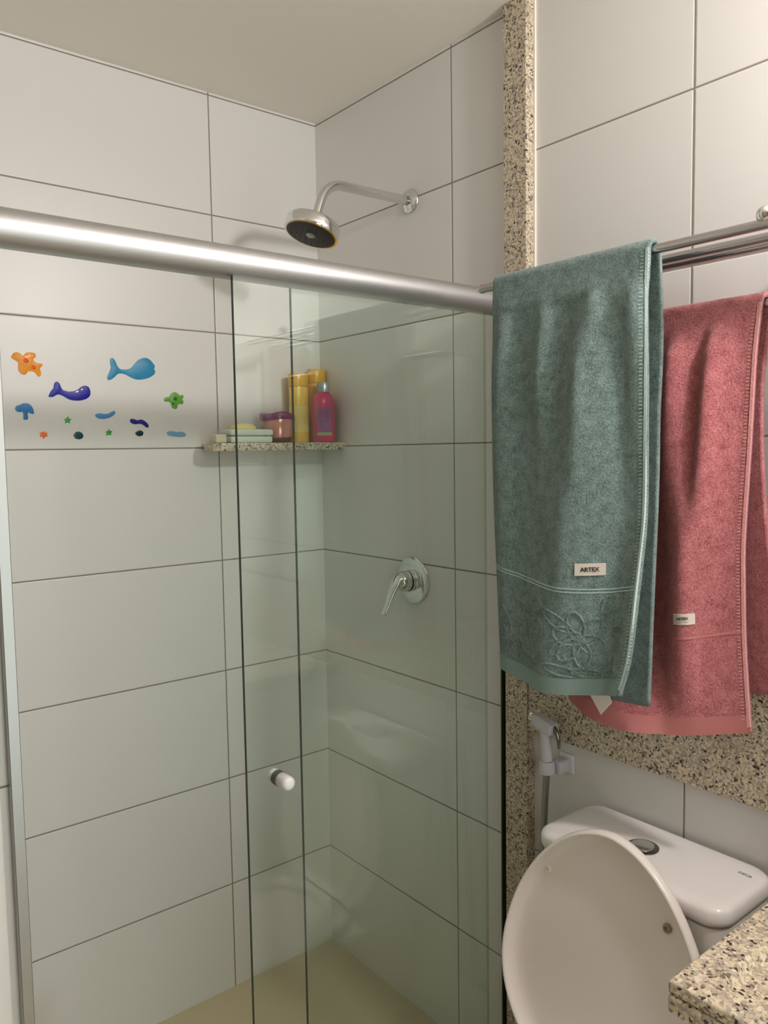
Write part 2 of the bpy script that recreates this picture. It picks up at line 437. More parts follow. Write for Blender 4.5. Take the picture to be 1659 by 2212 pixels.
# ------------------------------------------------------------------ shelf and what stands on it
SZ = 1.507
poly = [(-.374, -.0005), (-.390, -.04), (-.3985, -.075), (-.396, -.098), (-.383, -.110), (-.365, -.114), (-.0005, -.114), (-.0005, -.0005)]
b = B(); b.prism(poly, 'xy', SZ-.0205, SZ, .002, 2)
tag(b.done('corner_shelf', M_GRAN, angle=30), 'small speckled granite shelf in the shower corner', 'shelf')

b = B(); b.box(-.392, -.362, -.108, -.082, SZ, SZ+.022, .004, 3, rot=Matrix.Rotation(.06, 3, 'Z'))
tag(b.done('soap_bar', plain('cream_soap', srgb(205, 196, 168), .55, vary=.05)), 'cream block of soap on the left end of the granite shelf', 'soap')

sd = thing('soap_dish', 'pale green lidded plastic soap dish on the granite shelf', 'soap dish', (-.29, -.075, SZ))
m_dish = plain('pale_green_plastic', srgb(196, 206, 192), .25, coat=.2)
b = B(); b.box(-.350, -.228, -.108, -.040, SZ, SZ+.017, .005, 3); b.done('dish_base', m_dish, sd)
b = B(); b.box(-.352, -.226, -.110, -.038, SZ+.0185, SZ+.035, .006, 3); b.done('dish_lid', m_dish, sd)
b = B(); b.lathe([(.030, 0), (.031, .004), (.027, .010), (.016, .0145), (0, .016)], (-.298, -.078, SZ+.035), (0, 0, 1), 36, 1.15, .8)
tag(b.done('yellow_soap', plain('yellow_soap', srgb(222, 205, 110), .5, vary=.04)), 'rounded yellow soap lying on the pale soap dish', 'soap')

pot = thing('cream_pot', 'coppery pink cream pot with wavy purple lid on the shelf', 'jar', (-.186, -.062, SZ))
m_cop = plain('copper_pink', srgb(222, 160, 150), .2, .6)
b = B(); b.lathe([(.030, 0), (.033, .003), (.035, .012), (.0355, .014)], (-.182, -.062, SZ), (0, 0, 1), 40); b.done('jar_foot', plain('dark_brown_foot', srgb(84, 52, 44), .35), pot)
b = B(); b.lathe([(.0345, .013), (.037, .018), (.038, .030), (.0395, .040), (.043, .050), (.0455, .056), (.0455, .062)], (-.184, -.062, SZ), (0, 0, 1), 48); b.done('jar_body', m_cop, pot)
vs = []; fs = []; nn = 48; prf = [(.0462, .060), (.0475, .066), (.0475, .075), (.044, .079), (.0, .080)]
for j, (r, h) in enumerate(prf):
    for k in range(nn):
        a = 2*PI*k/nn; wv = .003*math.sin(3*a+.6) if j in (1, 2, 3) else (.0035*math.sin(3*a+.6) if j == 0 else 0)
        vs.append((-.186+r*math.cos(a), -.062+r*math.sin(a), SZ+h+wv))
for j in range(len(prf)-1):
    for k in range(nn): fs.append((j*nn+k, j*nn+(k+1) % nn, (j+1)*nn+(k+1) % nn, (j+1)*nn+k))
fs.append(tuple(range(nn)))
mesh_obj('jar_lid', vs, fs, plain('purple_plastic', srgb(112, 28, 92), .25), pot, True, 50)

m_yel = plain('amber_yellow', srgb(232, 188, 70), .3, coat=.3)
def oval_bottle(name, label, cx, cy, rx, ry, zt, mat, cap=None, loc=None, cat='bottle', capmat=None):
    t = thing(name, label, cat, (cx, cy, SZ))
    H = zt-SZ
    k = ry/rx
    if cap:
        ch, cr = cap
        b = B(); b.lathe([(rx*.93, 0), (rx, .004), (rx, H-ch-.035), (rx*.93, H-ch-.018), (rx*.72, H-ch-.006), (cr*.98/1, H-ch), (cr*.9, H-ch+.003)], (cx, cy, SZ), (0, 0, 1), 44, 1, k); b.done('bottle_body', mat, t, angle=60)
        b = B(); b.lathe([(cr, H-ch), (cr*1.02, H-ch+.002), (cr*1.0, H-.004), (cr*.9, H), (0, H)], (cx, cy, SZ), (0, 0, 1), 36); b.done('bottle_cap', capmat, t, angle=50)
    else:
        b = B(); b.lathe([(rx*.95, 0), (rx, .003), (rx, H*.80), (rx*.99, H*.81)], (cx, cy, SZ), (0, 0, 1), 44, 1, k); b.done('bottle_body', mat, t, angle=50)
        b = B(); b.lathe([(rx*1.0, H*.815), (rx*1.02, H*.82), (rx*1.02, H*.985), (rx*.97, H), (0, H)], (cx, cy, SZ), (0, 0, 1), 44, 1, k); b.done('bottle_cap', capmat or mat, t, angle=50)
    return t
m_yel2 = plain('deep_yellow_cap', srgb(226, 168, 30), .3, coat=.3)
yb = oval_bottle('shampoo_bottle', 'tall amber yellow bottle between the purple-lidded pot and the pink bottle', -.1055, -.046, .0285, .022, 1.696, m_yel, capmat=m_yel2)
b = B(); b.lathe([(.0287, .03), (.0287, .10)], (-.1055, -.046, SZ), (0, 0, 1), 44, 1, .022/.0285, cap=False)
b.done('bottle_label', plain('pale_yellow_label', srgb(238, 208, 118), .45), yb)
oval_bottle('shampoo_bottle', 'tall golden yellow bottle in the corner behind the pink bottle', -.032, -.027, .0265, .0215, 1.713, plain('golden_yellow', srgb(232, 172, 36), .3, coat=.3), capmat=m_yel2)
pk = oval_bottle('pink_bottle', 'bright pink bottle with silver cap and blue label', -.048, -.083, .0335, .0265, 1.672, plain('magenta_plastic', srgb(196, 36, 96), .3, coat=.2), cap=(.027, .0185), capmat=M_SILVERP)
def label_patch(name, cx, cy, rx, ry, a0, a1, z0, z1, mat, parent):
    vs = []; fs = []; n = 14
    for j, z in enumerate((z0, z1)):
        for k in range(n+1):
            a = math.radians(lerp(a0, a1, k/n)); vs.append((cx+(rx+.0004)*math.cos(a), cy+(ry+.0004)*math.sin(a), z))
    for k in range(n): fs.append((k, k+1, n+2+k, n+1+k))
    return mesh_obj(name, vs, fs, mat, parent)
m_lb, ntl, bl = new_mat('blue_pink_print')
tcl = N(ntl, 'ShaderNodeTexCoord'); nl = N(ntl, 'ShaderNodeTexVoronoi', i_Scale=160.0); L(ntl, tcl.outputs['Object'], nl.inputs['Vector'])
rl = N(ntl, 'ShaderNodeValToRGB'); rl.color_ramp.elements[0].color = srgb(92, 84, 140); rl.color_ramp.elements[1].color = srgb(180, 70, 120)
sl = N(ntl, 'ShaderNodeSeparateColor'); L(ntl, nl.outputs['Color'], sl.inputs[0]); L(ntl, sl.outputs[0], rl.inputs['Fac']); L(ntl, rl.outputs['Color'], bl.inputs['Base Color'])
label_patch('bottle_label', -.048, -.083, .0335, .0265, 205, 285, 1.535, 1.60, m_lb, pk)
label_patch('label_band', -.048, -.083, .0337, .0267, 205, 285, 1.526, 1.5345, plain('pale_green_print', srgb(150, 160, 110), .4), pk)

# ------------------------------------------------------------------ gel stickers on the back wall
ST = {
'orange_turtle': [(-0.831, 1.706), (-0.8263, 1.7124), (-0.8181, 1.7136), (-0.8118, 1.7093), (-0.8076, 1.7065), (-0.8013, 1.7134), (-0.7923, 1.7152), (-0.7819, 1.7131), (-0.7808, 1.7051), (-0.7861, 1.701), (-0.7834, 1.6949), (-0.7769, 1.6915), (-0.7678, 1.6911), (-0.7671, 1.6864), (-0.7729, 1.6804), (-0.7708, 1.672), (-0.7721, 1.6635), (-0.7777, 1.6623), (-0.7839, 1.6714), (-0.7913, 1.6732), (-0.7988, 1.6728), (-0.8026, 1.6664), (-0.8095, 1.6648), (-0.8167, 1.6698), (-0.8192, 1.6789), (-0.8181, 1.6898), (-0.8214, 1.6942), (-0.8285, 1.6984), (-0.8321, 1.7013)] ,
'blue_whale': [(-0.6099, 1.7115), (-0.6048, 1.7142), (-0.5983, 1.7072), (-0.5952, 1.6991), (-0.5888, 1.6894), (-0.5751, 1.6875), (-0.561, 1.6916), (-0.5518, 1.7015), (-0.5408, 1.713), (-0.5264, 1.7189), (-0.5139, 1.7173), (-0.5035, 1.7076), (-0.4984, 1.6993), (-0.5012, 1.6933), (-0.4981, 1.6873), (-0.5028, 1.6784), (-0.5176, 1.6699), (-0.5392, 1.6655), (-0.5532, 1.6669), (-0.567, 1.673), (-0.5772, 1.6776), (-0.591, 1.6776), (-0.5998, 1.6705), (-0.6103, 1.6624), (-0.6188, 1.6623), (-0.6177, 1.6713), (-0.6129, 1.6815), (-0.6091, 1.6917), (-0.6104, 1.7016)] ,
'navy_whale': [(-0.7558, 1.6204), (-0.7507, 1.6302), (-0.7449, 1.6367), (-0.7429, 1.6464), (-0.7379, 1.6523), (-0.7313, 1.6484), (-0.7279, 1.639), (-0.7226, 1.6327), (-0.7085, 1.63), (-0.6923, 1.6338), (-0.684, 1.6406), (-0.6741, 1.6452), (-0.6644, 1.6423), (-0.6607, 1.63), (-0.6638, 1.6201), (-0.6738, 1.6132), (-0.6902, 1.6098), (-0.7093, 1.6116), (-0.7216, 1.6183), (-0.7324, 1.6228), (-0.7403, 1.6209), (-0.7467, 1.6169), (-0.756, 1.6166)] ,
'green_turtle': [(-0.4777, 1.6188), (-0.4738, 1.6242), (-0.4645, 1.6255), (-0.4586, 1.6334), (-0.449, 1.6382), (-0.4397, 1.634), (-0.4343, 1.6289), (-0.4266, 1.6316), (-0.4252, 1.6256), (-0.4289, 1.6202), (-0.4253, 1.615), (-0.4293, 1.6078), (-0.4388, 1.6093), (-0.442, 1.604), (-0.4438, 1.5969), (-0.4506, 1.5957), (-0.4573, 1.599), (-0.4595, 1.6088), (-0.4668, 1.6139), (-0.476, 1.6136)] ,
'blue_mushroom': [(-0.8299, 1.5886), (-0.8261, 1.5949), (-0.8187, 1.5967), (-0.8141, 1.5999), (-0.8051, 1.6007), (-0.7978, 1.5978), (-0.793, 1.5916), (-0.7904, 1.5832), (-0.7913, 1.5769), (-0.7978, 1.5783), (-0.8031, 1.5807), (-0.804, 1.5735), (-0.8038, 1.5657), (-0.8084, 1.5637), (-0.8137, 1.5649), (-0.8129, 1.5749), (-0.8149, 1.5818), (-0.8209, 1.5804), (-0.8273, 1.5825)] ,
'green_star_a': [(-0.7158, 1.5733), (-0.7132, 1.5675), (-0.7075, 1.5663), (-0.7118, 1.5623), (-0.7108, 1.5565), (-0.7161, 1.559), (-0.7225, 1.5564), (-0.7213, 1.5622), (-0.7246, 1.5661), (-0.7192, 1.5674)] ,
'green_star_b': [(-0.6204, 1.544), (-0.6179, 1.5393), (-0.6122, 1.538), (-0.6164, 1.5339), (-0.6153, 1.5286), (-0.6203, 1.5303), (-0.6278, 1.5279), (-0.6259, 1.5336), (-0.6298, 1.5373), (-0.624, 1.539)] ,
'orange_star': [(-0.7713, 1.5381), (-0.7683, 1.5349), (-0.7628, 1.5356), (-0.7648, 1.5311), (-0.7623, 1.527), (-0.7679, 1.5254), (-0.7718, 1.5206), (-0.7746, 1.5254), (-0.7801, 1.526), (-0.778, 1.5308), (-0.7802, 1.5349), (-0.7751, 1.5349)] ,
'pebble_a': [(-0.7033, 1.5312), (-0.6983, 1.5364), (-0.6902, 1.5371), (-0.6839, 1.5328), (-0.6819, 1.5269), (-0.686, 1.5207), (-0.6942, 1.5194), (-0.7011, 1.522), (-0.7041, 1.5269)] ,
'pebble_b': [(-0.5558, 1.5341), (-0.5496, 1.5389), (-0.5424, 1.541), (-0.5365, 1.5382), (-0.5349, 1.5331), (-0.5383, 1.5279), (-0.5455, 1.5265), (-0.5518, 1.5289)] ,
'blue_leaf': [(-0.6518, 1.5759), (-0.6474, 1.58), (-0.639, 1.5811), (-0.629, 1.5796), (-0.6188, 1.5815), (-0.6101, 1.5866), (-0.6043, 1.5871), (-0.6035, 1.5817), (-0.6106, 1.5749), (-0.621, 1.5701), (-0.6329, 1.5679), (-0.6462, 1.5694)] ,
'navy_worm': [(-0.5679, 1.5654), (-0.5642, 1.5691), (-0.5555, 1.5679), (-0.5485, 1.5656), (-0.5396, 1.5678), (-0.5308, 1.5641), (-0.5238, 1.5583), (-0.5205, 1.5514), (-0.5224, 1.548), (-0.5278, 1.5493), (-0.5347, 1.5548), (-0.5435, 1.5574), (-0.5525, 1.556), (-0.5612, 1.5573), (-0.5663, 1.5606)] ,
'sky_oval': [(-0.4735, 1.5349), (-0.4697, 1.5385), (-0.4584, 1.5392), (-0.4472, 1.5371), (-0.4339, 1.5379), (-0.4244, 1.5343), (-0.4219, 1.529), (-0.4286, 1.5251), (-0.4438, 1.5251), (-0.4589, 1.5265), (-0.47, 1.5293)] ,
}
def gel(name, key, label, cat, col, group=None, th=.0014, dots=None, dotcol=None):
    P = ST[key]; cx = sum(p[0] for p in P)/len(P); cz = sum(p[1] for p in P)/len(P)
    # resample the outline smoothly, then build rings that dome towards the middle
    n = len(P); out = []
    for i in range(n):
        p0, p1, p2, p3 = P[i-1], P[i], P[(i+1) % n], P[(i+2) % n]
        for t in (0, .5):
            t2, t3 = t*t, t*t*t
            out.append(tuple(.5*((2*p1[a])+(-p0[a]+p2[a])*t+(2*p0[a]-5*p1[a]+4*p2[a]-p3[a])*t2+(-p0[a]+3*p1[a]-3*p2[a]+p3[a])*t3) for a in (0, 1)))
    b = B(); b.prism(out, 'xz', .0004, -th, 0)
    mat = bpy.data.materials.get('gel_'+key[:12]) or plain('gel_'+key[:12], col, .38, spec=.3, coat=.12, vary=.18, bump=(90, .25, .0015))
    bmesh.ops.recalc_face_normals(b.bm, faces=b.bm.faces)
    front = [f for f in b.bm.faces if abs(f.calc_center_median().y+th) < 1e-6]
    r = bmesh.ops.inset_region(b.bm, faces=front, thickness=.0009, depth=.0, use_even_offset=False)
    for f in front:
        for v in f.verts: v.co.y -= .0003
    bmesh.ops.triangulate(b.bm, faces=front)
    o = b.done(name, mat, None, True, 50)
    tag(o, label, cat, group)
    for i, (dx, dz, rr) in enumerate(dots or []):
        d = B(); d.lathe([(rr, 0), (rr*.8, .0008), (0, .0012)], (cx+dx, -th-.0008, cz+dz), (0, -1, 0), 16)
        d.done('spot', plain('gel_spot_'+key[:8], dotcol, .15, coat=.5), o)
    return o
G = 'gel stickers on the tiled shower wall'
gel('turtle_sticker', 'orange_turtle', 'orange turtle gel sticker, topmost left on the tile', 'sticker', srgb(232, 146, 6), G, dots=[(-.004, .006, .0052), (.012, -.008, .0045)], dotcol=srgb(232, 88, 20))
gel('whale_sticker', 'blue_whale', 'light blue whale gel sticker, largest on the tile', 'sticker', srgb(46, 138, 180), G)
gel('whale_sticker', 'navy_whale', 'dark navy whale gel sticker below the orange turtle', 'sticker', srgb(22, 26, 150), G)
gel('turtle_sticker', 'green_turtle', 'small green turtle gel sticker at the right of the tile', 'sticker', srgb(96, 160, 60), G, dots=[(0, .004, .0045), (-.006, -.008, .0028)], dotcol=srgb(24, 96, 30))
gel('jellyfish_sticker', 'blue_mushroom', 'mid blue domed jellyfish gel sticker at far left', 'sticker', srgb(40, 116, 184), G)
gel('star_sticker', 'green_star_a', 'small green star gel sticker just below the navy whale', 'sticker', srgb(64, 160, 76), G)
gel('star_sticker', 'green_star_b', 'small green star gel sticker between the two dark pebbles', 'sticker', srgb(60, 156, 66), G)
gel('star_sticker', 'orange_star', 'small orange star gel sticker near the bottom left', 'sticker', srgb(240, 110, 34), G)
gel('pebble_sticker', 'pebble_a', 'dark teal pebble gel sticker between orange and green stars', 'sticker', srgb(12, 62, 70), G)
gel('pebble_sticker', 'pebble_b', 'dark teal pebble gel sticker under the wavy navy one', 'sticker', srgb(10, 48, 58), G)
gel('leaf_sticker', 'blue_leaf', 'streaky blue curved leaf gel sticker in the middle of the tile', 'sticker', srgb(72, 134, 190), G)
gel('wave_sticker', 'navy_worm', 'wavy dark navy gel sticker above a dark pebble', 'sticker', srgb(18, 14, 120), G)
gel('oval_sticker', 'sky_oval', 'pale blue flat oval gel sticker nearest the shelf', 'sticker', srgb(112, 164, 196), G)

# ------------------------------------------------------------------ towel rack
rk = thing('towel_rack', 'chrome wall rack with three upper bars and one lower bar', 'towel rack', (0, -1.3, 1.785))
RX = -.20; RZ = 1.785; RR = .0075
def bar(name, x, z, y0, y1, tip=True):
    b = B()
    if tip: b.lathe([(0, -.012), (.0035, -.0115), (.0055, -.009), (.006, -.006), (.0078, -.005), (.0085, 0), (.0078, .004), (RR, .006), (RR, (y1-y0))], (x, y1, z), (0, -1, 0), 28)
    else: b.lathe([(RR, 0), (RR, y1-y0)], (x, y1, z), (0, -1, 0), 28)
    return b.done(name, M_CHROME_S if not tip else M_CHROME_S, rk, angle=50)
YE = -1.555
bar('bar', RX, RZ, YE, -.8395)
bar('bar', -.126, RZ, YE, -.86)
bar('bar', -.083, RZ, YE, -.86)
bar('bar', -.080, 1.698, YE, -.90)
for yb_ in (-1.375,):
    b = B(); b.tube([(-.002, yb_, RZ-.002), (-.20, yb_, RZ+.004)], .0065, 20); b.tube([(-.002, yb_, 1.692), (-.080, yb_, 1.698)], .006, 20)
    b.lathe([(.024, 0), (.024, .003), (.018, .008), (.008, .011)], (0, yb_, RZ-.002), (-1, 0, 0), 36)
    b.lathe([(.024, 0), (.024, .003), (.018, .008), (.008, .011)], (0, yb_, 1.692), (-1, 0, 0), 36)
    b.done('wall_bracket', M_CHROME_S, rk, angle=50)
    b = B(); bmesh.ops.create_uvsphere(b.bm, u_segments=28, v_segments=18, radius=.0125, matrix=Matrix.Translation((-.200, yb_, RZ+.0125))); b.done('ball_finial', M_CHROME, rk)
b = B()
for yb_ in (-.905,):
    b.tube([(-.002, yb_, RZ-.002), (-.1935, yb_, RZ)], .0045, 16); b.tube([(-.002, yb_, 1.698), (-.080, yb_, 1.698)], .0045, 16)
b.done('wall_bracket', M_CHROME_S, rk, angle=50)

# ------------------------------------------------------------------ towels
class Towel:
    def __init__(s, xf, zt, zb_l, yL, yR, hk, svk, R, xb):
        s.xf, s.zt, s.yL, s.yR, s.hk, s.svk, s.R, s.xb, s.zb, s.K = xf, zt, yL, yR, hk, svk, R, xb, zb_l, 1.4
        # hk: rows of fold height (towards the room) at svk[1] rows over svk[0] columns
    def h(s, a, v):
        rows = [smooth_interp(s.svk[0], r, a) for r in s.hk]
        return smooth_interp(s.svk[1], rows, v)
    def front(s, a, v, off=0):
        zb = smooth_interp(*s.zb, a) if isinstance(s.zb, tuple) else s.zb
        z = lerp(s.zt, zb, v)
        y = lerp(smooth_interp(*s.yL, v), smooth_interp(*s.yR, v), a)
        x = s.xf-s.h(a, v)*s.K*min(1, v*9+.1)
        return Vector((x-off, y, z))
    def normal(s, a, v):
        e = .004
        da = s.front(min(a+e, 1), v)-s.front(max(a-e, 0), v); dv = s.front(a, min(v+e, 1))-s.front(a, max(v-e, 0))
        n = da.cross(dv).normalized()
        return -n if n.x > 0 else n
    def pt(s, a, v, off=0): return s.front(a, v)+s.normal(a, v)*off

def towel_mesh(name, T, backf, mat, parent, th, nu=110, nv=130, over=10, nvb=60):
    """one continuous cloth: up the front, over the bar, down the back (thickness from solidify)"""
    vs = []; cols = nu+1
    rows = 0
    for j in range(nv+1):
        v = 1-j/nv
        for i in range(cols): vs.append(T.front(i/nu, v))
        rows += 1
    for j in range(1, over):
        t = j/over*PI
        for i in range(cols):
            a = i/nu; p0 = T.front(a, 0); p1 = backf(a, 0)
            cx = (p0.x+p1.x)/2; rx = (p1.x-p0.x)/2
            vs.append(Vector((cx-rx*math.cos(t), lerp(p0.y, p1.y, j/over), p0.z+rx*.95*math.sin(t))))
        rows += 1
    for j in range(nvb+1):
        for i in range(cols): vs.append(backf(i/nu, j/nvb))
        rows += 1
    fs = [(r*cols+i, r*cols+i+1, (r+1)*cols+i+1, (r+1)*cols+i) for r in range(rows-1) for i in range(nu)]
    o = mesh_obj(name, vs, fs, mat, parent, True)
    md = o.modifiers.new('thick', 'SOLIDIFY'); md.thickness = th; md.offset = 0; md.use_rim = True
    return o

def strip(name, T, a0, a1, v0, v1, off, mat, parent, na=40, nv=4, th=.0012, fa=None):
    """a band sewn on, following the towel's own surface; fa bends it: v offset as function of a"""
    top = []; bot = []
    for j in range(nv+1):
        for i in range(na+1):
            a = lerp(a0, a1, i/na); v = lerp(v0, v1, j/nv)+(fa(a) if fa else 0)
            top.append(T.pt(a, v, off+th)); bot.append(T.pt(a, v, off-.003))
    n = len(top); c = na+1
    fs = [(j*c+i, j*c+i+1, (j+1)*c+i+1, (j+1)*c+i) for j in range(nv) for i in range(na)]
    fs += [tuple(n+k for k in f[::-1]) for f in fs]
    bd = [i for i in range(c)]+[j*c+na for j in range(1, nv+1)]+[nv*c+i for i in range(na-1, -1, -1)]+[j*c for j in range(nv-1, 0, -1)]
    for k in range(len(bd)):
        p, q = bd[k], bd[(k+1) % len(bd)]; fs.append((p, q, n+q, n+p))
    return mesh_obj(name, top+bot, fs, mat, parent, True, 60)

def stitches(name, T, a, v0, v1, off, mat, parent, n=90, r=.0011, w=.012):
    b = B()
    for k in range(n):
        v = lerp(v0, v1, (k+.5)/n); p = T.pt(a-w, v, off); q = T.pt(a+w, v, off)
        b.tube([p, q], r, 6)
    o = b.done(name, mat, parent, angle=60); o['kind'] = 'stuff'; return o

# green towel ---------------------------------------------------------------
gt = thing('bath_towel', 'grey green terry towel hanging over the front bar of the rack', 'towel', (-.2, -1.04, 1.06))
# fold heights: rows are top, .12, .3, .6, .85, 1; columns run left to right
ga = [0, .08, .2, .3, .38, .46, .55, .63, .70, .77, .86, .93, 1]
gv = [0, .065, .085, .14, .25, .42, .58, .72, .86, .95, 1]
gh = [
 [.000, .001, .001, .001, .001, .001, .001, .001, .001, .001, .001, .001, .001],
 [.003, .006, .005, .006, .007, .006, .006, .007, .008, .005, .005, .006, .003],
 [.001, .005, .002, .003, .007, .003, .002, .005, .011, .006, .006, .009, .003],
 [.001, .009, .003, .004, .011, .006, .003, .012, .014, .008, .005, .010, .003],
 [.004, .014, .006, .008, .018, .010, .011, .022, .018, .011, .002, .006, .003],
 [.004, .014, .005, .006, .011, .011, .018, .024, .019, .012, .002, .003, .003],
 [.003, .011, .005, .008, .013, .019, .026, .024, .018, .011, .003, .001, .003],
 [.002, .009, .007, .011, .016, .022, .027, .023, .017, .009, .001, .003, .009],
 [.002, .008, .008, .013, .020, .026, .024, .018, .012, .005, .003, .009, .014],
 [.002, .007, .008, .013, .020, .025, .022, .015, .009, .005, .005, .011, .015],
 [.002, .006, .008, .012, .018, .022, .019, .013, .008, .005, .006, .012, .016]]
GT = Towel(-.2125, 1.786, ([0, .25, .5, .8, 1], [1.067, 1.058, 1.056, 1.066, 1.080]),
           ([0, .3, .6, 1], [-.881, -.883, -.886, -.899]), ([0, .3, .6, .75, .9, 1], [-1.204, -1.206, -1.205, -1.199, -1.190, -1.172]), gh, (ga, gv), .012, -.187)
def gback(a, v):
    y = lerp(lerp(-.884, -.900, v), smooth_interp([0, .2, .35, .5, .8, 1], [-1.206, -1.206, -1.200, -1.197, -1.186, -1.180], v), a)
    z = lerp(1.786, lerp(1.045, 1.050, a)-.006*math.sin(a*3.0), v)
    x = -.1865+.022*v+.004*math.sin(a*7+v*2)*min(1, v*6)
    return Vector((x, y, z))
towel_mesh('terry_cloth', GT, gback, M_GREENT, gt, .008)
strip('woven_band', GT, .0, .985, .735, .7385, .004, M_GREENL, gt, 60, 2, .0008, lambda a: .0+.020*math.sin(a*1.9)-.012)
strip('woven_band', GT, .0, .985, .7425, .746, .004, M_GREENL, gt, 60, 2, .0008, lambda a: .0+.020*math.sin(a*1.9)-.012)
strip('bottom_hem', GT, .0, .985, .958, 1.0, .004, M_GREENB, gt, 60, 4, .0006)
strip('side_hem', GT, .986, 1.0, .0, .985, .004, M_GREENE, gt, 3, 120, .0009)
stitches('side_stitching', GT, .968, .005, .97, .0040, M_GREENE, gt, 120, .0008, .008)
# raised floral relief on the border panel
def petal(cx, cv, L_, W_, ang, n=14):
    P = []
    for k in range(n+1):
        t = 2*PI*k/n; px = (1-math.cos(t))/2*L_; py = math.sin(t)*W_*.5
        P.append((cx+(px*math.cos(ang)-py*math.sin(ang)), cv+(px*math.sin(ang)+py*math.cos(ang))*.46))
    return P
fl = B()
def relief(T, poly, r=.0024):
    pts = [T.pt(min(max(a, .02), .95), min(max(v, .76), .955), .0036) for a, v in poly]; fl.tube(pts, r, 6)
for (cx, cv) in ((.66, .865), (.30, .83), (.10, .90)):
    for k in range(6): relief(GT, petal(cx, cv, .15, .09, k*PI/3+.3))
    relief(GT, [(cx+.025*math.cos(t*.7), cv+.012*math.sin(t*.7)) for t in range(10)])
for cx, cv, l_, w_, an in ((.45, .80, .2, .06, .5), (.50, .90, .2, .06, -.6), (.78, .80, .14, .06, -1.0), (.86, .90, .12, .05, 1.2), (.20, .93, .2, .05, .1), (.45, .93, .22, .05, .2), (.02, .82, .14, .06, .8), (.84, .84, .1, .05, .2), (.62, .94, .2, .04, .1)):
    relief(GT, petal(cx, cv, l_, w_, an)); relief(GT, [(cx+l_*t*math.cos(an)*.9, cv+l_*t*math.sin(an)*.42) for t in (.05, .3, .6, 1)], .0016)
fr = fl.done('floral_relief', M_GREENT, gt); fr['kind'] = 'stuff'
def cloth_label(T, a0, a1, v0, v1, parent, word, size, line=False):
    lb = strip('brand_label', T, a0, a1, v0, v1, .0052, M_LABEL, parent, 6, 3, .0006)
    am, vm = (a0+a1)/2, lerp(v0, v1, .5 if not line else .42)
    c = T.pt(am, vm, .0065); ux = (T.front(a1, vm)-T.front(a0, vm)).normalized(); nn_ = T.normal(am, vm)
    uy = nn_.cross(ux).normalized()
    if uy.z < 0: uy = -uy
    nn_ = ux.cross(uy).normalized()
    if nn_.x > 0: nn_ = -nn_
    M = Matrix((tuple(ux)+(0,), tuple(uy)+(0,), tuple(ux.cross(uy))+(0,), (0, 0, 0, 1))).transposed(); M.translation = c
    text_obj('label_text', word, size, M_INK, M, lb, .0002, .0002)
    if line:
        M2 = M.copy(); M2.translation = c-uy*size*.95
        bb = B(); bb.box(-size*1.3, size*1.5, -size*.05, size*.05, 0, .0002); o = bb.done('label_line', plain('faint_ink', srgb(120, 125, 105), .8), lb, False)
        o.data.transform(M2); 
cloth_label(GT, .645, .79, .684, .7115, gt, 'ARTEX', .0100)
# care tag hanging from the back layer
ct = B(); ct.prism([(-1.075, 1.060), (-1.118, 1.066), (-1.126, 1.048), (-1.104, 1.022)], 'yz', -.1905, -.1900)
tgm = plain('translucent_care_tag', srgb(226, 218, 210), .5, trans=.0)
ct.done('care_tag', tgm, gt, False)

# pink towel ---------------------------------------------------------------
pt_ = thing('bath_towel', 'dusty pink terry towel hanging on the lower bar behind', 'towel', (-.08, -1.17, 1.0))
pa = [0, .2, .4, .5, .58, .66, .73, .79, .86, .93, 1]
pv = [0, .1, .3, .55, .8, 1]
ph = [
 [.000, .001, .001, .001, .001, .001, .001, .001, .001, .001, .000],
 [.000, .004, .004, .002, .014, .008, .004, .012, .006, .001, .000],
 [.000, .004, .002, .002, .016, .015, .009, .019, .009, .002, .000],
 [.002, .008, .004, .002, .009, .020, .025, .019, .009, .003, .001],
 [.010, .020, .012, .008, .010, .020, .023, .014, .007, .003, .001],
 [.020, .034, .036, .030, .022, .018, .014, .010, .006, .003, .002]]
PT = Towel(-.093, 1.699, ([0, .15, .42, .7, 1], [1.010, .996, .990, 1.002, 1.026]),
           ([0, 1], [-.995, -.990]), ([0, .12, .32, .55, .65, .8, 1], [-1.3215, -1.3145, -1.3095, -1.3035, -1.3045, -1.3085, -1.3205]), ph, (pa, pv), .012, -.068)
PT.K = 1.65
def pback(a, v):
    y = lerp(lerp(-.995, -.99, v), smooth_interp([0, .2, .5, .8, 1], [-1.324, -1.309, -1.315, -1.338, -1.352], v), a)
    z = lerp(1.699, lerp(1.01, 1.085, a), v)
    x = -.067+.035*v*(1-.35*a)+.005*math.sin(a*8+v*3)*min(1, v*6)
    return Vector((x, y, z))
towel_mesh('terry_cloth', PT, pback, M_PINKT, pt_, .008)
strip('woven_band', PT, .0, .985, .752, .758, .004, M_PINKB, pt_, 60, 2, .0008, lambda a: .010*math.sin(a*2.6))
strip('bottom_hem', PT, .0, .99, .958, 1.0, .004, M_PINKB, pt_, 60, 4, .0006)
strip('side_hem', PT, .986, 1.0, .0, .985, .004, M_PINKE, pt_, 3, 120, .0009)
stitches('side_stitching', PT, .970, .005, .97, .0040, M_PINKE, pt_, 120, .0008, .007)
cloth_label(PT, .690, .775, .706, .7315, pt_, 'ARTEX', .0062, True)

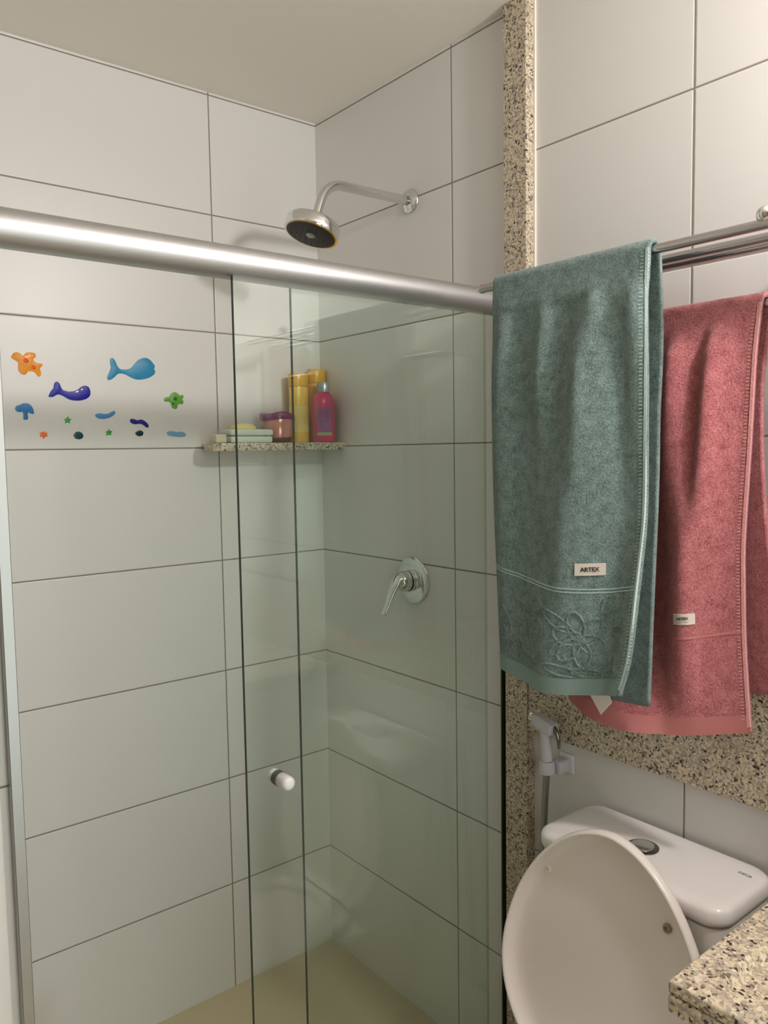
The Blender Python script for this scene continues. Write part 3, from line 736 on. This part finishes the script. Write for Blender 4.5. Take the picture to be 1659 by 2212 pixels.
# ------------------------------------------------------------------ bidet sprayer
hd = thing('sprayer_holder', 'white plastic wall holder for the hand sprayer', 'holder', (0, -.885, .82))
b = B(); b.box(-.006, -.0005, -.905, -.868, .800, .842, .003, 3); b.done('wall_plate', M_PLAST, hd)
b = B(); b.box(-.040, -.005, -.897, -.873, .806, .834, .004, 3); b.done('holder_arm', M_PLASTG, hd)
b = B(); b.lathe([(.0165, 0), (.0175, .004), (.0155, .026), (.0125, .026), (.0125, 0)], (-.058, -.877, .812), (0, 0, 1), 32, cap=False)
b.done('holder_ring', M_PLASTG, hd)
sp = thing('hand_sprayer', 'grey white bidet hand sprayer with chrome lever beside the toilet tank', 'bidet sprayer', (-.06, -.877, .84))
b = B(); b.tube([(-.058, -.877, .838), (-.058, -.876, .86), (-.060, -.872, .905)], [.0125, .0115, .0085], 20); b.done('handle', M_PLASTG, sp)
b = B(); b.box(-.0125, .0125, -.026, .026, -.013, .013, .004, 3); h = b.done('head', M_PLASTG, sp)
R_ = Matrix.Rotation(math.radians(14), 4, 'X'); h.data.transform(Matrix.Translation((-.060, -.872, .914)) @ R_)
b = B(); b.lathe([(.0085, 0), (.0105, .004), (.011, .009), (.009, .011), (.007, .009)], Vector((-.060, -.847, .9205)), (0, .97, .24), 28); b.done('spray_nozzle', M_CHROME, sp)
b = B(); b.tube([(-.060, -.897, .915), (-.060, -.904, .905), (-.060, -.909, .888), (-.060, -.910, .872)], [.004, .0045, .004, .003], 12); b.done('trigger_lever', M_CHROME_D, sp)
b = B(); b.lathe([(.0105, 0), (.0115, .003), (.0115, .016), (.0115, .026)], (-.058, -.877, .812), (0, 0, 1), 28); b.done('swivel_nut', M_CHROME_S, sp)
hp = []
for k in range(61):
    t = k/60
    hp.append(Vector((-.058+.030*t*t, -.877+.02*math.sin(t*2.2), .812-.60*t)))
b = B(); rr = []; pp = []
for k in range(240):
    t = k/239*60; i = min(int(t), 59); p = hp[i].lerp(hp[i+1], t-i); pp.append(p); rr.append(.0072 if k % 2 else .0064)
b.tube(pp, rr, 16); b.tube([hp[-1], hp[-1]+Vector((.012, .004, -.012)), Vector((-.002, -.85, .19))], .0075, 14); b.done('flexible_hose', plain('steel_hose', (.30, .29, .27, 1), .35, .8), sp, angle=80)

# ------------------------------------------------------------------ toilet
to = thing('toilet', 'white close-coupled toilet with its lid raised, beside the granite counter', 'toilet', (-.35, -1.138, 0))
YC = -1.138
def loft(name, sections, mat, parent, n=56, cap=True, angle=50):
    vs = []; fs = []
    for ring in sections: vs += ring
    m = len(sections[0])
    for i in range(len(sections)-1):
        for k in range(m): fs.append((i*m+k, i*m+(k+1) % m, (i+1)*m+(k+1) % m, (i+1)*m+k))
    if cap: fs += [tuple(range(m))[::-1], tuple(range((len(sections)-1)*m, len(sections)*m))]
    return mesh_obj(name, vs, fs, mat, parent, True, angle)
def tank_ring(z, x0, x1, y0, y1, r, bow=.012):
    pts = rrect(x0, x1, y0, y1, r, 8)
    out = []
    for x, y in pts:
        t = (y-(y0+y1)/2)/((y1-y0)/2)
        if x < (x0+x1)/2: x -= bow*(1-t*t)
        out.append((x, y, z))
    return out
loft('tank', [tank_ring(z, -.1855+dx, -.012, -1.3255+dy, -.956-dy, .03) for z, dx, dy in ((.40, .022, .03), (.405, .018, .026), (.55, .012, .016), (.70, .003, .004), (.728, .002, .002))], M_CER, to)
tl = loft('tank_lid', [tank_ring(z, -.188+i, -.010-i*.3, -1.328+i, -.953-i, .032) for z, i in ((.7315, .006), (.735, .0015), (.742, 0), (.755, .0005), (.7605, .003), (.7640, .008), (.7655, .016), (.766, .03), (.7662, .06))], M_CER, to, angle=80)
b = B(); b.lathe([(.0285, 0), (.0285, .002), (.0255, .0035), (.021, .0035)], (-.103, -1.1315, .7660), (0, 0, 1), 44); bt = b.done('flush_button', M_CHROME_D, tl)
b = B(); b.lathe([(.0205, .003), (.0200, .0052), (.017, .006), (0, .0063)], (-.103, -1.1315, .7660), (0, 0, 1), 40); b.done('button_center', M_CHROME, bt)
text_obj('maker_mark', 'DECA', .0088, plain('grey_print', srgb(120, 112, 108), .6), Matrix.Translation((-.054, -1.294, .76625)) @ Matrix.Rotation(-PI/2, 4, 'Z'), tl, .0001, .0002)
# bowl body
def egg(z, xb, xf, hw, n=56, p=2.2, taper=.0):
    out = []
    cx = (xb+xf)/2; rx = (xb-xf)/2
    for k in range(n):
        a = 2*PI*k/n; ca, sa = math.cos(a), math.sin(a)
        x = cx+rx*math.copysign(abs(ca)**(2/p), ca); y = YC+hw*math.copysign(abs(sa)**(2/p), sa)
        out.append((x, y, z))
    return out
loft('bowl', [egg(z, xb, xf, hw, p=p) for z, xb, xf, hw, p in ((0, -.03, -.54, .12, 3), (.02, -.03, -.545, .122, 3), (.12, -.03, -.53, .110, 2.8), (.24, -.03, -.57, .125, 2.6), (.33, -.03, -.64, .165, 2.4), (.385, -.03, -.675, .182, 2.3), (.402, -.03, -.68, .184, 2.3), (.404, -.035, -.672, .176, 2.3))], M_CER, to)
# seat ring lying down
vs = []; fs = []; nn = 64
def eggp(a, xb, xf, hw, p=2.3):
    ca, sa = math.cos(a), math.sin(a); cx = (xb+xf)/2; rx = (xb-xf)/2
    return cx+rx*math.copysign(abs(ca)**(2/p), ca), YC+hw*math.copysign(abs(sa)**(2/p), sa)
secs = [(0, .406), (.0, .418), (.006, .424), (.05, .424), (.058, .420), (.06, .406)]
for ins, z in secs:
    for k in range(nn):
        x, y = eggp(2*PI*k/nn, -.245-ins, -.69+ins, .188-ins); vs.append((x, y, z))
m_ = len(secs)
for i in range(m_):
    for k in range(nn): fs.append((i*nn+k, i*nn+(k+1) % nn, ((i+1) % m_)*nn+(k+1) % nn, ((i+1) % m_)*nn+k))
mesh_obj('seat', vs, fs, M_LIDP, to, True, 60)
# raised lid: a dished shell standing against the tank, hollow side to the room
def lid_outline(inset, n=96):
    out = []
    ztop, zmid, zbot = .830, .569, .385
    for k in range(n):
        a = 2*PI*k/n; ca, sa = math.cos(a), math.sin(a)
        if sa >= 0:
            p = 1.84; y = .204*math.copysign(abs(ca)**(2/p), ca); z = (ztop-zmid)*abs(sa)**(2/p)
        else:
            p = 2.06; y = .204*math.copysign(abs(ca)**(2/p), ca); z = -(zmid-zbot)*abs(sa)**(2/p)
        Ln = math.hypot(y, z)
        f = (Ln-inset)/Ln if Ln > 0 else 1
        out.append((y*f, max(.4285+inset*.15, zmid+z*f)))
    return out
LY = -1.1413
def lid_ring(inset, dx):
    # the lid leans back against the tank
    return [(-.2869+.1737*(z-.43)+dx, LY+y, z) for y, z in lid_outline(inset)]
ringsL = [(.0, .010), (.0008, .004), (.003, .0005), (.0055, 0), (.008, .002), (.010, .007), (.016, .016), (.024, .0215), (.036, .024), (.06, .025), (.10, .0255), (.15, .0255)]
back = [(.15, .033), (.10, .033), (.05, .032), (.022, .030), (.008, .024), (.001, .017)]
secL = [lid_ring(i, x) for i, x in ringsL]
secB = [lid_ring(i, x) for i, x in back]
allr = secL[::-1]+secB[::-1]
vs = []; fs = []; m_ = len(allr[0])
for r in allr: vs += r
for i in range(len(allr)-1):
    for k in range(m_): fs.append((i*m_+k, i*m_+(k+1) % m_, (i+1)*m_+(k+1) % m_, (i+1)*m_+k))
fs += [tuple(range(m_))[::-1], tuple(range((len(allr)-1)*m_, len(allr)*m_))]
lid = mesh_obj('lid', vs, fs, M_LIDP, to, True, 80)
for yy, zz in ((-1.009, .716), (-1.249, .716)):
    b = B(); b.lathe([(.0075, 0), (.0075, .004), (.006, .006), (.0035, .006), (.003, .003)], (-.2125, yy, zz), (-1, 0, .17), 24); b.done('bumper', M_LIDP if yy > -1.1 else plain('yellowed_bumper', srgb(150, 140, 110), .5), lid)
for yy in (-1.040, -1.236):
    b = B(); b.box(-.262, -.20, yy-.02, yy+.02, .405, .447, .008, 3); b.done('hinge', M_LIDP, to)

# ------------------------------------------------------------------ granite counter
CT = thing('vanity_counter', 'speckled granite counter top with a sunken basin area, right of the toilet', 'counter', (-.26, -1.85, .835))
zt = .872; CX = -.526; CY = -1.437; RXi = -.479; RYi = -1.479; ye = -2.55
def slab_with_recess():
    """top slab whose middle is a shallow tray"""
    v = []; f = []
    zr = zt-.014
    xo = [CX, RXi, -.06, -.001]; yo = [CY, RYi, -2.45, ye]
    def add(p): v.append(p); return len(v)-1
    g = {}
    for i, x in enumerate(xo):
        for j, y in enumerate(yo): g[i, j] = add((x, y, zt))
    for i in range(3):
        for j in range(3):
            if (i, j) != (1, 1): f.append((g[i, j], g[i+1, j], g[i+1, j+1], g[i, j+1]))
    lo = {}
    for i, j in ((1, 1), (2, 1), (2, 2), (1, 2)): lo[i, j] = add((xo[i]+(.002 if i == 1 else -.002), yo[j]+(-.006 if j == 1 else .006), zr))
    cyc = [(1, 1), (2, 1), (2, 2), (1, 2)]
    for k in range(4):
        a, b_ = cyc[k], cyc[(k+1) % 4]; f.append((g[a], g[b_], lo[b_], lo[a]))
    f.append(tuple(lo[c] for c in cyc))
    zb = zt-.0165
    bt = {(i, j): add((xo[i], yo[j], zb)) for i, j in ((0, 0), (3, 0), (3, 3), (0, 3))}
    f.append((bt[0, 0], bt[0, 3], bt[3, 3], bt[3, 0]))
    f.append((g[0, 0], g[1, 0], g[2, 0], g[3, 0], bt[3, 0], bt[0, 0]))
    f.append((g[3, 0], g[3, 1], g[3, 2], g[3, 3], bt[3, 3], bt[3, 0]))
    f.append((g[3, 3], g[2, 3], g[1, 3], g[0, 3], bt[0, 3], bt[3, 3]))
    f.append((g[0, 3], g[0, 2], g[0, 1], g[0, 0], bt[0, 0], bt[0, 3]))
    o = mesh_obj('counter_top', v, f, M_GRAN, CT, True, 30)
    md = o.modifiers.new('edge', 'BEVEL'); md.width = .0035; md.segments = 3; md.limit_method = 'ANGLE'; md.angle_limit = math.radians(50)
    return o
slab_with_recess()
b = B(); b.box(CX-.002, -.001, ye, CY, zt-.0165-.002-.021, zt-.0165-.0005, .005, 3); b.done('lower_slab', M_GRAN, CT, angle=40)
b = B(); b.box(-.48, -.002, ye, -1.50, .0, zt-.0400, .004, 2)
cb = thing('vanity_cabinet', 'plain white cabinet below the granite counter', 'cabinet', (-.25, -2.0, 0))
o = b.done('cabinet_body', plain('white_laminate', srgb(225, 220, 214), .4), cb, angle=30)
for y0, y1 in ((-2.0, -1.515), (-2.49, -2.01)):
    b = B(); b.box(-.498, -.4805, y0, y1, .415, .81, .003, 2); b.done('cabinet_door', plain('white_door', srgb(230, 225, 218), .35), cb, angle=30)

# wall cabinet on the right wall above the counter, seen mirrored in the shower glass
mc = thing('wall_cabinet', 'white wall cabinet with moulded door and beaded edge, past the towel rack', 'cabinet', (0, -1.9, 1.4))
m_wl = plain('white_lacquer', srgb(240, 236, 230), .3)
b = B(); b.box(-.10, -.001, -2.35, -1.60, 1.40, 1.82, .004, 2); b.done('cabinet_body', m_wl, mc, angle=30)
b = B(); b.box(-.112, -.1005, -2.345, -1.605, 1.405, 1.815, .003, 2); cd = b.done('door', m_wl, mc, angle=30)
b = B()
for i, (z0, z1, y0, y1) in enumerate(((1.425, 1.450, -2.32, -1.63), (1.745, 1.775, -2.32, -1.63), (1.45, 1.745, -1.655, -1.63), (1.45, 1.745, -2.32, -2.295))):
    b.box(-.120, -.1115, y0, y1, z0, z1, .0035, 2)
b.done('moulding', m_wl, cd, angle=30)
b = B()
for k in range(34): b.lathe([(.004, 0), (.008, .002), (.008, .0065), (.004, .0085)], (-.112, -1.588, 1.41+k*.012), (0, 0, 1), 16)
o = b.done('beaded_trim', m_wl, mc); o['kind'] = 'stuff'

# ------------------------------------------------------------------ light
LP = Vector((-.255, -2.0, 2.18))
lm = thing('pendant_lamp', 'small white globe pendant lamp above the counter', 'lamp', (LP.x, LP.y, ZC))
b = B(); b.lathe([(.04, 0), (.04, .012), (.01, .02)], (LP.x, LP.y, ZC), (0, 0, -1), 32); b.done('ceiling_rose', m_wl, lm)
b = B(); b.tube([(LP.x, LP.y, ZC-.01), (LP.x, LP.y, LP.z+.07)], .003, 10); b.done('cord', m_wl, lm)
b = B(); b.lathe([(.018, .045), (.02, .08), (.012, .09)], (LP.x, LP.y, LP.z), (0, 0, 1), 24); b.done('socket', m_wl, lm)
me_, nte, be = new_mat('lamp_glow')
em = N(nte, 'ShaderNodeEmission'); em.inputs[0].default_value = (1.0, .925, .90, 1); em.inputs[1].default_value = LAMP
L(nte, em.outputs[0], nte.nodes['Material Output'].inputs[0])
b = B(); bmesh.ops.create_uvsphere(b.bm, u_segments=24, v_segments=16, radius=.055, matrix=Matrix.Translation(LP)); b.done('bulb', me_, lm)

# added fill light behind the camera, set in an invented door frame
b = B(); b.box(-1.26, -1.20, YR, YR+.03, 0, 2.16, .003, 1); b.box(-.50, -.44, YR, YR+.03, 0, 2.16, .003, 1); b.box(-1.20, -.50, YR, YR+.03, 2.10, 2.16, .003, 1)
struct(b.done('fill_frame', m_wl, angle=30))
al = bpy.data.lights.new('fill_light', 'AREA'); al.shape = 'RECTANGLE'; al.size = .7; al.size_y = 1.9; al.energy = FILL; al.color = (.88, 1, .97)
ao = bpy.data.objects.new('fill_light', al); COL.objects.link(ao); ao.location = (-.85, YR+.012, 1.12); ao.rotation_euler = (PI/2, 0, 0)
# ------------------------------------------------------------------ camera and view
cam = bpy.data.cameras.new('camera'); co = bpy.data.objects.new('camera', cam); COL.objects.link(co)
f_, yaw, pitch, roll = 1714.06, .6805, -.0771, -.0154
F = Vector((math.sin(yaw)*math.cos(pitch), math.cos(yaw)*math.cos(pitch), math.sin(pitch)))
Rv = Vector((math.cos(yaw), -math.sin(yaw), 0)); U = Rv.cross(F)
R2 = Rv*math.cos(roll)+U*math.sin(roll); U2 = -Rv*math.sin(roll)+U*math.cos(roll)
M = Matrix((tuple(R2)+(0,), tuple(U2)+(0,), tuple(-F)+(0,), (0, 0, 0, 1))).transposed(); M.translation = (-1.31751, -1.91081, 1.48155)
co.matrix_world = M
cam.sensor_fit = 'VERTICAL'; cam.sensor_height = 36; cam.lens = f_/2212*36; cam.clip_start = .02; cam.clip_end = 20
SC.camera = co
w = bpy.data.worlds.new('world'); SC.world = w; w.use_nodes = True
w.node_tree.nodes['Background'].inputs[0].default_value = (.9, .85, .8, 1); w.node_tree.nodes['Background'].inputs[1].default_value = .0
vs_ = SC.view_settings; vs_.view_transform = 'Standard'; vs_.look = 'None'; vs_.gamma = 1; vs_.use_curve_mapping = False; vs_.exposure = EXPO
SC.cycles.max_bounces = 10; SC.cycles.diffuse_bounces = 6; SC.cycles.glossy_bounces = 5; SC.cycles.transparent_max_bounces = 16; SC.cycles.transmission_bounces = 6
SC.cycles.caustics_reflective = False; SC.cycles.caustics_refractive = False
SC.cycles.sample_clamp_indirect = 4
